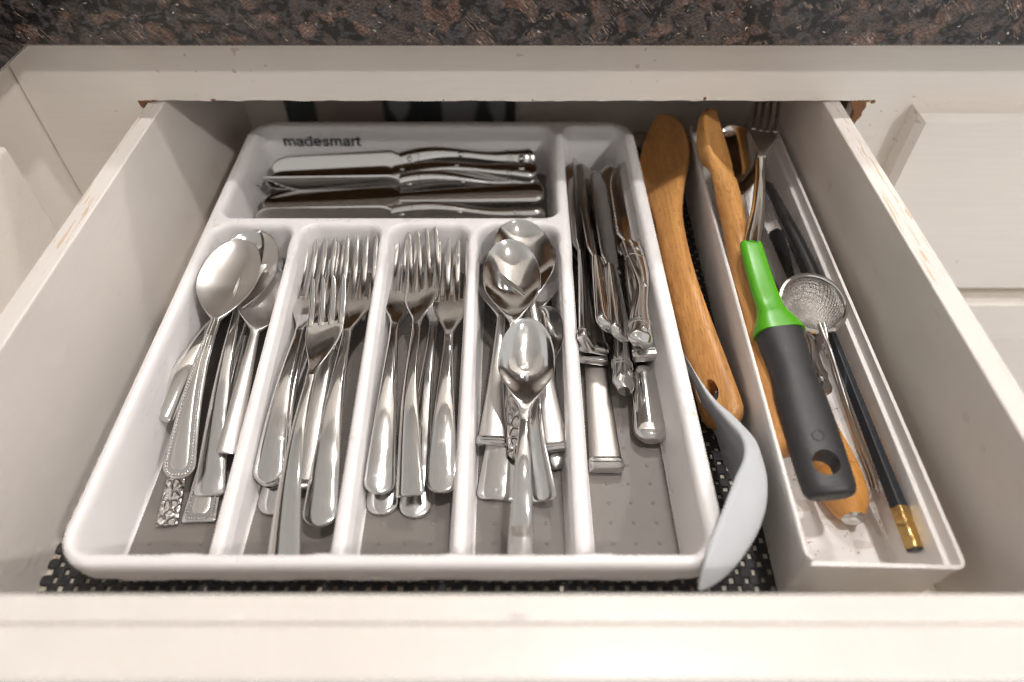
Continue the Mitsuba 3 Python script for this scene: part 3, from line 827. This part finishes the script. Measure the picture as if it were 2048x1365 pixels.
# ------------------------------------------------------------------ back compartment: knives lying across
build('steak_knife', 'rearmost steak knife across the back compartment with wavy handle', 'knife', knife(style='wavy', tip='round', bw=0.0095, bl=0.108), (0.0189, 0.5119, 0.0340), (-0.2025, 0.4940, 0.0300), -52)
build('steak_knife', 'second steak knife from the back of the tray with wavy handle', 'knife', knife(style='wavy', tip='round', bw=0.0100, bl=0.108), (0.0200, 0.4879, 0.0360), (-0.2071, 0.4824, 0.0260), -14)
build('steak_knife', 'steak knife with a serrated edge turned up in the back compartment', 'knife', knife(style='wavy', tip='point', bw=0.0085, bl=0.112, serrated=True), (0.0226, 0.4824, 0.0260), (-0.2037, 0.4641, 0.0340), -80)
build('table_knife', 'broad bladed table knife with a flat dark handle across the back compartment', 'knife', knife(style='dinner', hm='mirror_steel', bm='mirror_steel', bw=0.0115, bl=0.112, hw=0.0100), (0.0258, 0.4560, 0.0330), (-0.2026, 0.4548, 0.0240), -17)
build('steak_knife', 'foremost steak knife lying along the front divider of the back compartment', 'knife', knife(style='wavy', tip='round', bw=0.0085, bl=0.110), (0.0260, 0.4351, 0.0300), (-0.2046, 0.4379, 0.0220), -70)


# ------------------------------------------------------------------ wooden spoons
def wood_spoon(L, bw, bl, hw, ew, th, depth, hole=False, hole_at=0.025, bend=0.0, blunt=2.7):
    Ln = L - bl
    out = []
    for s in np.r_[[0.0001, 0.001, 0.003, 0.006, 0.010], np.linspace(0.016, Ln, 22)]:
        t = s / Ln
        w = ew + (hw - ew) * sm(t / 0.9)
        w *= math.sqrt(max(0.03, 1 - max(0.0, 1 - s / (ew * 1.0)) ** 2)) if s < ew else 1
        out.append(ring(s, w, th * (1 if s > 0.004 else 0.55 + 0.45 * s / 0.004), 0, k=3.0, n=11))
    for w in np.linspace(0.12, np.pi, 26):
        t = 0.5 - 0.5 * math.cos(w)
        e = bw * max(0.0, 1 - abs(2 * t ** 0.80 - 1) ** blunt) ** 0.5
        wd = max(e * sm(t / 0.62) + hw * (1 - sm(t / 0.62)), 0.0015)
        D = depth * sm((t - 0.30) / 0.26) * (1 - max(0, (t - 0.4) / 0.6) ** 2.6)
        out.append(ring(Ln + bl * t, wd, th * (1 - 0.35 * sm(t / 0.5)), -D, dish=D, pw=3.4, k=4.5, n=11))
    for x in out:
        x[:, 1] += bend * math.sin(math.pi * min(1.0, max(0.0, x[0, 0] / L)))
    m = loft(out)
    if hole:
        c = trimesh.creation.cylinder(radius=1, height=0.05, sections=28)
        c.apply_scale((0.0080, 0.0042, 1)).apply_translation((hole_at, 0, 0))
        m = from_m3(to_m3(m) - to_m3(c))
    return m


ws = thing('wooden_spoon', 'bamboo spoon with a hole in its broad handle, between tray and bin', 'spoon')
wm = wood_spoon(0.312, 0.0250, 0.140, 0.0108, 0.0138, 0.0130, 0.012, True).apply_transform(frame((0.1282, 0.2326, 0.0240), (0.1293, 0.5431, 0.0480), -42))
wv = np.array(wm.vertices)
wv[:, 0] -= 0.0105 * np.sin(np.pi * np.clip((wv[:, 1] - wv[:, 1].min()) / np.ptp(wv[:, 1]), 0, 1)) ** 1.3     # the spoon is bowed
wm.vertices = wv
part(ws, None, wm, 'bamboo', 40)
ws = thing('wooden_spoon', 'slim bamboo spoon lying along the left rim of the bin', 'spoon')
part(ws, None, wood_spoon(0.300, 0.0195, 0.110, 0.0088, 0.0078, 0.0160, 0.008, blunt=3.0).apply_transform(frame((0.1499, 0.2031, 0.0410), (0.1583, 0.4902, 0.0760), 46)), 'bamboo', 40)

# ------------------------------------------------------------------ grey serving spoon lying on its side in front of the bamboo spoon
top_rim = spline([(0.1087, 0.2951, 0.0300), (0.1106, 0.2658, 0.0400), (0.1126, 0.2419, 0.0470), (0.1174, 0.2200, 0.0540), (0.1217, 0.2028, 0.0590), (0.1205, 0.1941, 0.0610), (0.1109, 0.1759, 0.0620), (0.0998, 0.1557, 0.0600), (0.0913, 0.1398, 0.0560), (0.0874, 0.1301, 0.0505), (0.0870, 0.1270, 0.0475)], 48)
low_rim = spline([(0.1093, 0.2942, 0.0260), (0.1128, 0.2643, 0.0280), (0.1192, 0.2464, 0.0200), (0.1249, 0.2286, 0.0140), (0.1251, 0.2027, 0.0200), (0.1218, 0.1829, 0.0300), (0.1142, 0.1642, 0.0380), (0.1036, 0.1483, 0.0430), (0.0965, 0.1373, 0.0450), (0.0911, 0.1293, 0.0465), (0.0879, 0.1268, 0.0470)], 48)
bulge = spline([(0.1097, 0.2951, 0.0280), (0.1127, 0.2659, 0.0360), (0.1193, 0.2363, 0.0430), (0.1272, 0.2175, 0.0480), (0.1316, 0.1989, 0.0520), (0.1315, 0.1846, 0.0530), (0.1285, 0.1703, 0.0530), (0.1227, 0.1576, 0.0510), (0.1127, 0.1443, 0.0490), (0.1002, 0.1325, 0.0475), (0.0886, 0.1263, 0.0470)], 48)
rings_ = []
for a, b, c in zip(top_rim, low_rim, bulge):
    u = np.linspace(0, 1, 19)[:, None]
    ctrl = 2 * c - 0.5 * (a + b)
    ctrl = c + 1.0 * (ctrl - c)
    o = (1 - u) ** 2 * a + 2 * u * (1 - u) * ctrl + u ** 2 * b
    mid = (a + b) / 2
    d = mid - o
    d /= np.linalg.norm(d, axis=1, keepdims=True) + 1e-9
    thick = min(0.0026, 0.3 * np.linalg.norm(a - b) + 0.0004)
    inner = o + d * thick
    rings_.append(np.vstack([o, inner[::-1]]))
gs = thing('serving_spoon', 'pale grey plastic serving spoon leaning over the front right corner of the tray', 'spoon')
part(gs, 'bowl', loft(rings_), 'grey_silicone', 70)
part(gs, 'handle', tube(spline([(0.1137, 0.2865, 0.0200), (0.1152, 0.3047, 0.0140), (0.1186, 0.3466, 0.0100), (0.1268, 0.4129, 0.0100)], 16), np.linspace(0.0040, 0.0050, 16), 12), 'grey_silicone', 50)

# ------------------------------------------------------------------ the bin's utensils
# serving fork with a green and black grip
A, B = np.array((0.1652, 0.1753, 0.0460)), np.array((0.1551, 0.3449, 0.0740))
GL = float(np.linalg.norm(B - A))
fk = thing('serving_fork', 'steel serving fork with a bright green and black grip on top of the bin', 'fork')
M = frame(A, B, -6)
grip = []
gb = GL * 0.585
for s in np.r_[[0.0001, 0.001, 0.0025, 0.005, 0.008], np.linspace(0.013, gb, 24)]:
    t = s / gb
    w = 0.0132 + 0.0012 * math.sin(math.pi * t * 1.1 + 0.4) + 0.0012 * sm((t - 0.80) / 0.2) - 0.0012 * math.exp(-((t - 0.72) / 0.10) ** 2)
    h = 0.0150 + 0.0045 * sm(t)
    if s < 0.006:
        g = math.sqrt(max(0.02, 1 - (1 - s / 0.006) ** 2))
        w, h = w * (0.72 + 0.28 * g), h * (0.6 + 0.4 * g)
    grip.append(ring(s, w, h, 0, k=2.7, n=15))
gm = to_m3(loft(grip))
hc = trimesh.creation.cylinder(radius=0.0070, height=0.06, sections=36)
hc.apply_translation((0.0165, 0.0, 0))
gm = gm - to_m3(hc)
part(fk, 'grip', from_m3(gm).apply_transform(M), 'black_rubber', 40)
ringm = trimesh.creation.torus(0.0030, 0.00035, 24, 8)
ringm.apply_translation((0.0315, 0.0, 0.0079))
part(fk, 'grip_mark', ringm.apply_transform(M), 'black_rubber', 50)
col = []
for t in np.linspace(0, 1, 22):
    s = gb + 0.0002 + (GL - gb) * t
    w = 0.0084 + (0.0150 - 0.0084) * (1 - sm(t / 0.30)) ** 1.4 - 0.0014 * t
    h = 0.0085 + (0.0195 - 0.0085) * (1 - sm(t / 0.34)) - 0.0010 * t
    if t > 0.97:
        w, h = w * 0.93, h * 0.9
    col.append(ring(s, w, h, 0.0022 * math.sin(math.pi * t) * (t > 0.1), k=4.2, n=17, yc=0.0016 * math.sin(math.pi * t)))
part(fk, 'collar', loft(col).apply_transform(M), 'green_plastic', 40)
N0, N1, N2 = B + (B - A) * 0.0, np.array((0.1805, 0.4234, 0.0745)), np.array((0.1833, 0.4360, 0.0768))
neck = spline([B - (B - A) * 0.02, (0.1687, 0.3798, 0.0740), N1, N2], 14)
part(fk, 'neck', tube(neck, np.r_[np.linspace(0.0056, 0.0040, 10), np.linspace(0.0038, 0.0032, 4)], 10), 'mirror_steel', 50)
FA, FB = np.array((0.1854, 0.4405, 0.0730)), np.array((0.2126, 0.5345, 0.0860))
HF = float(np.linalg.norm(FB - FA))
hd = make_fork(HF + 0.01, hwid=0.0104, hl=HF, tl=HF * 0.66, ew=0.006, dip=0.003)
MH = frame(FA - (FB - FA) / HF * 0.01, FB, 0)
for n_, m_, b_ in hd:
    if n_ != 'handle':
        part(fk, n_, m_.copy().apply_transform(MH), 'satin_steel')

# ladle whose dark bowl stands at the back of the bin
ld = thing('steel_ladle', 'steel ladle with a dark mirrored bowl at the back of the bin', 'ladle')
LA, LB = (0.1675, 0.3175, 0.0300), (0.1767, 0.5004, 0.0660)
ldl = make_spoon(float(np.linalg.norm(np.subtract(LB, LA))), 0.0200, 0.080, 0.0070, 'flat', vee=0.5, depth=0.013, hm='satin_steel', bm='mirror_steel', arch=0.002, crown=0)
for n_, m_, b_ in put(ldl, LA, LB, -20):
    part(ld, n_, m_, b_)

# steel steak knife under the strainer
build('steak_knife', 'steak knife with a riveted steel handle lying in the bin under the strainer', 'knife', knife(style='wavy', tip='point'), (0.1951, 0.2573, 0.0260), (0.1871, 0.4507, 0.0300), 20)
# black handled tools
bt = thing('black_utensil', 'black plastic handled utensil along the right wall of the bin', 'utensil')
part(bt, 'arm', tube(spline([(0.1969, 0.4415, 0.0500), (0.1978, 0.4087, 0.0520), (0.2038, 0.3761, 0.0460), (0.2106, 0.3354, 0.0360), (0.2151, 0.3102, 0.0280)], 20), np.linspace(0.0040, 0.0068, 20), 12), 'black_plastic', 50)
part(bt, 'steel_tip', tube(spline([(0.1958, 0.4390, 0.0490), (0.2012, 0.4605, 0.0460), (0.2064, 0.4848, 0.0400)], 8), np.linspace(0.0036, 0.0026, 8), 8), 'mirror_steel', 50)
bt = thing('black_utensil', 'black plastic handled utensil lying deep in the bin below the green grip', 'utensil')
part(bt, 'handle', tube(spline([(0.2091, 0.4240, 0.0160), (0.2019, 0.3697, 0.0180), (0.1907, 0.3030, 0.0160), (0.1748, 0.2322, 0.0140)], 20), np.linspace(0.0060, 0.0080, 20), 12), 'black_plastic', 50)
build('spatula', 'pale flat spatula blade lying behind the green grip in the bin', 'spatula',
      [('blade', loft([ring(s, w, 0.003, 0, k=6) for s, w in ((0, 0.004), (0.002, 0.0072), (0.006, 0.0085), (0.07, 0.0090), (0.075, 0.0085), (0.078, 0.006))]), 'bin_plastic'),
       ('handle', loft([ring(s, 0.004, 0.004, 0) for s in (0.07, 0.12)]), 'satin_steel')], (0.1671, 0.3824, 0.0360), (0.1884, 0.4414, 0.0440), 8)

# wooden handle with a steel cap
A, B = np.array((0.1889, 0.1783, 0.0155)), np.array((0.1892, 0.2610, 0.0160))
HL = float(np.linalg.norm(B - A))
wh = thing('wooden_handled_tool', 'varnished orange wooden tool handle with a steel end cap in the bin', 'utensil')
prof = [(0.0, 0.0050), (0.0015, 0.0062), (0.005, 0.0088), (0.010, 0.0112), (0.016, 0.0126), (0.024, 0.0130), (0.0300, 0.0127), (0.0304, 0.0122), (0.0310, 0.0127), (0.040, 0.0120), (0.055, 0.0100), (0.075, 0.0080), (HL, 0.0075)]
ps = np.array(prof)


def revolve(prof, n=28):
    a = np.linspace(0, 2 * np.pi, n, endpoint=False)
    return loft([np.stack([np.full(n, s), r * np.cos(a), r * np.sin(a)], 1) for s, r in prof])


M = frame(A, B, 0)
part(wh, 'handle', revolve(prof).apply_transform(M), 'varnished_wood', 40)
part(wh, 'end_cap', revolve([(-0.0011, 0.0006), (-0.0010, 0.0036), (-0.0004, 0.0054), (0.0006, 0.0062), (0.0020, 0.0064)]).apply_transform(M), 'mirror_steel', 50)

# small mesh strainer
C0 = np.array((0.1870, 0.3006, 0.0630))
st = thing('mesh_strainer', 'small round wire mesh strainer resting on the right wall of the bin', 'strainer')
tilt = math.radians(16)
RX = trimesh.transformations.rotation_matrix(tilt, (1, 0, 0))
RX[:3, 3] = C0
R0 = 0.0208


def rim_profile():
    a = np.linspace(0, 2 * np.pi, 64, endpoint=False)
    sec = [(R0 - 0.0020, 0.0004), (R0 - 0.0012, 0.0011), (R0 + 0.0004, 0.0008), (R0 + 0.0008, -0.0004), (R0 - 0.0002, -0.0022), (R0 - 0.0016, -0.0012)]
    v, f, n = [], [], len(sec)
    for t in a:
        v += [(r * math.cos(t), r * math.sin(t), z) for r, z in sec]
    for i in range(64):
        for j in range(n):
            p0, p1, p2, p3 = i * n + j, i * n + (j + 1) % n, ((i + 1) % 64) * n + (j + 1) % n, ((i + 1) % 64) * n + j
            f += [(p0, p1, p2), (p0, p2, p3)]
    return tri(v, f)


part(st, 'rim', rim_profile().apply_transform(RX), 'mirror_steel', 40)
wires = []
RB = R0 - 0.0012
DEP = 0.0078
for k in range(2):
    for o in np.arange(-RB + 0.0006, RB, 0.00074):
        h = math.sqrt(max(RB ** 2 - o ** 2, 0))
        if h < 0.002:
            continue
        u = np.linspace(-h, h, 26)
        z = -DEP * np.maximum(0, 1 - (u ** 2 + o ** 2) / RB ** 2) ** 0.75 - 0.0008
        z = z + 0.00009 * np.sin(u / 0.00074 * np.pi + (0 if k else np.pi / 2))
        pts = np.stack([u, np.full_like(u, o), z] if k else [np.full_like(u, o), u, z], 1)
        wires.append(tube(pts, 0.00025, 4))
part(st, 'mesh', join(*wires).apply_transform(RX), 'worn_satin', True)
labels[f'{st}__mesh'] = {'kind': 'stuff'}
for line in ([(0.1876, 0.2843, 0.0560), (0.1909, 0.2773, 0.0500), (0.1937, 0.2743, 0.0460), (0.2004, 0.2448, 0.0300), (0.2051, 0.2194, 0.0200), (0.2076, 0.2024, 0.0150), (0.2085, 0.1976, 0.0120), (0.2107, 0.1964, 0.0090), (0.2132, 0.1999, 0.0080)],
             [(0.1916, 0.2861, 0.0540), (0.1918, 0.2773, 0.0500), (0.1941, 0.2752, 0.0450), (0.1986, 0.2707, 0.0340), (0.2021, 0.2436, 0.0240), (0.2049, 0.2196, 0.0160), (0.2070, 0.2031, 0.0120), (0.2076, 0.1980, 0.0095), (0.2115, 0.2031, 0.0080)]):
    part(st, 'handle_wire', tube(spline(np.asarray(line) + [-0.0015, 0, 0.006], 40), 0.0013, 8), 'satin_steel', 50)
tw = [join(tube([np.array((0.1922, 0.2762, 0.0485)) + (np.array((0.1942, 0.2735, 0.0450)) - np.array((0.1922, 0.2762, 0.0485))) * t + 0.0014 * np.array([math.cos(14 * t + f), 0.3 * math.sin(14 * t + f), math.sin(14 * t + f)]) for t in np.linspace(-0.6, 1.4, 30)], 0.0006, 6)) for f in (0, math.pi)]
part(st, 'wire_twist', join(*tw), 'mirror_steel', 50)

# chopstick with a gilt end
A, B = np.array((0.2071, 0.1536, 0.0300)), np.array((0.2005, 0.2901, 0.0460))
ck = thing('chopstick', 'black square chopstick with a gold foil end leaning on the bin wall', 'chopstick')
CL = float(np.linalg.norm(B - A))
M = frame(A, B, 24)


def sq(s, h):
    c = h * 0.82
    return np.array([(s, h, -c), (s, h, c), (s, c, h), (s, -c, h), (s, -h, c), (s, -h, -c), (s, -c, -h), (s, c, -h)])


part(ck, 'stick', loft([sq(0.0235, 0.0033), sq(CL, 0.0022)]).apply_transform(M), 'chopstick_black', 20)
part(ck, 'gilt_band', loft([sq(0.0012, 0.0035), sq(0.0234, 0.00342)]).apply_transform(M), 'gold_foil', 20)
part(ck, 'end', loft([sq(0.0, 0.0031), sq(0.0011, 0.0034)]).apply_transform(M), 'chopstick_black', 20)

# ------------------------------------------------------------------ the kitchen's lamps, above and out of the picture
for (pos, aim, rad, power), lab in zip(LAMPS, ('round ceiling lamp above the open drawer', 'small round lamp above the countertop', 'round ceiling lamp behind the viewer to the right')):
    key = thing('ceiling_lamp', lab, 'lamp')
    a = np.linspace(0, 2 * np.pi, 40, endpoint=False)
    d = np.array(aim) - np.array(pos)
    d /= np.linalg.norm(d)
    u = np.cross(d, [0, 1, 0.1])
    u /= np.linalg.norm(u)
    w = np.cross(d, u)
    c = np.array(pos)
    v = np.vstack([c[None], c + rad * (np.cos(a)[:, None] * u + np.sin(a)[:, None] * w)])
    j = np.arange(40)
    m = trimesh.Trimesh(v, np.stack([np.zeros(40, int), j + 1, (j + 1) % 40 + 1], 1), process=False)
    if m.face_normals[0] @ d < 0:
        m.invert()
    scene[f'{key}__diffuser'] = mikit.ply(m, 'lamp_trim', emitter={'type': 'area', 'radiance': {'type': 'rgb', 'value': (power * WARM).tolist()}})
    rings2 = []
    for r, h in ((rad * 1.01, 0.004), (rad * 1.18, 0.004), (rad * 1.18, -0.03), (rad * 1.01, -0.03)):
        rings2.append(c + d * h + r * (np.cos(a)[:, None] * u + np.sin(a)[:, None] * w))
    vv = np.vstack(rings2)
    ff = []
    for q in range(3):
        for i in range(40):
            n0, n1 = q * 40 + i, q * 40 + (i + 1) % 40
            ff += [(n0, n1, n1 + 40), (n0, n1 + 40, n0 + 40)]
    part(key, 'trim', trimesh.Trimesh(vv, ff, process=False), 'lamp_trim', 30)
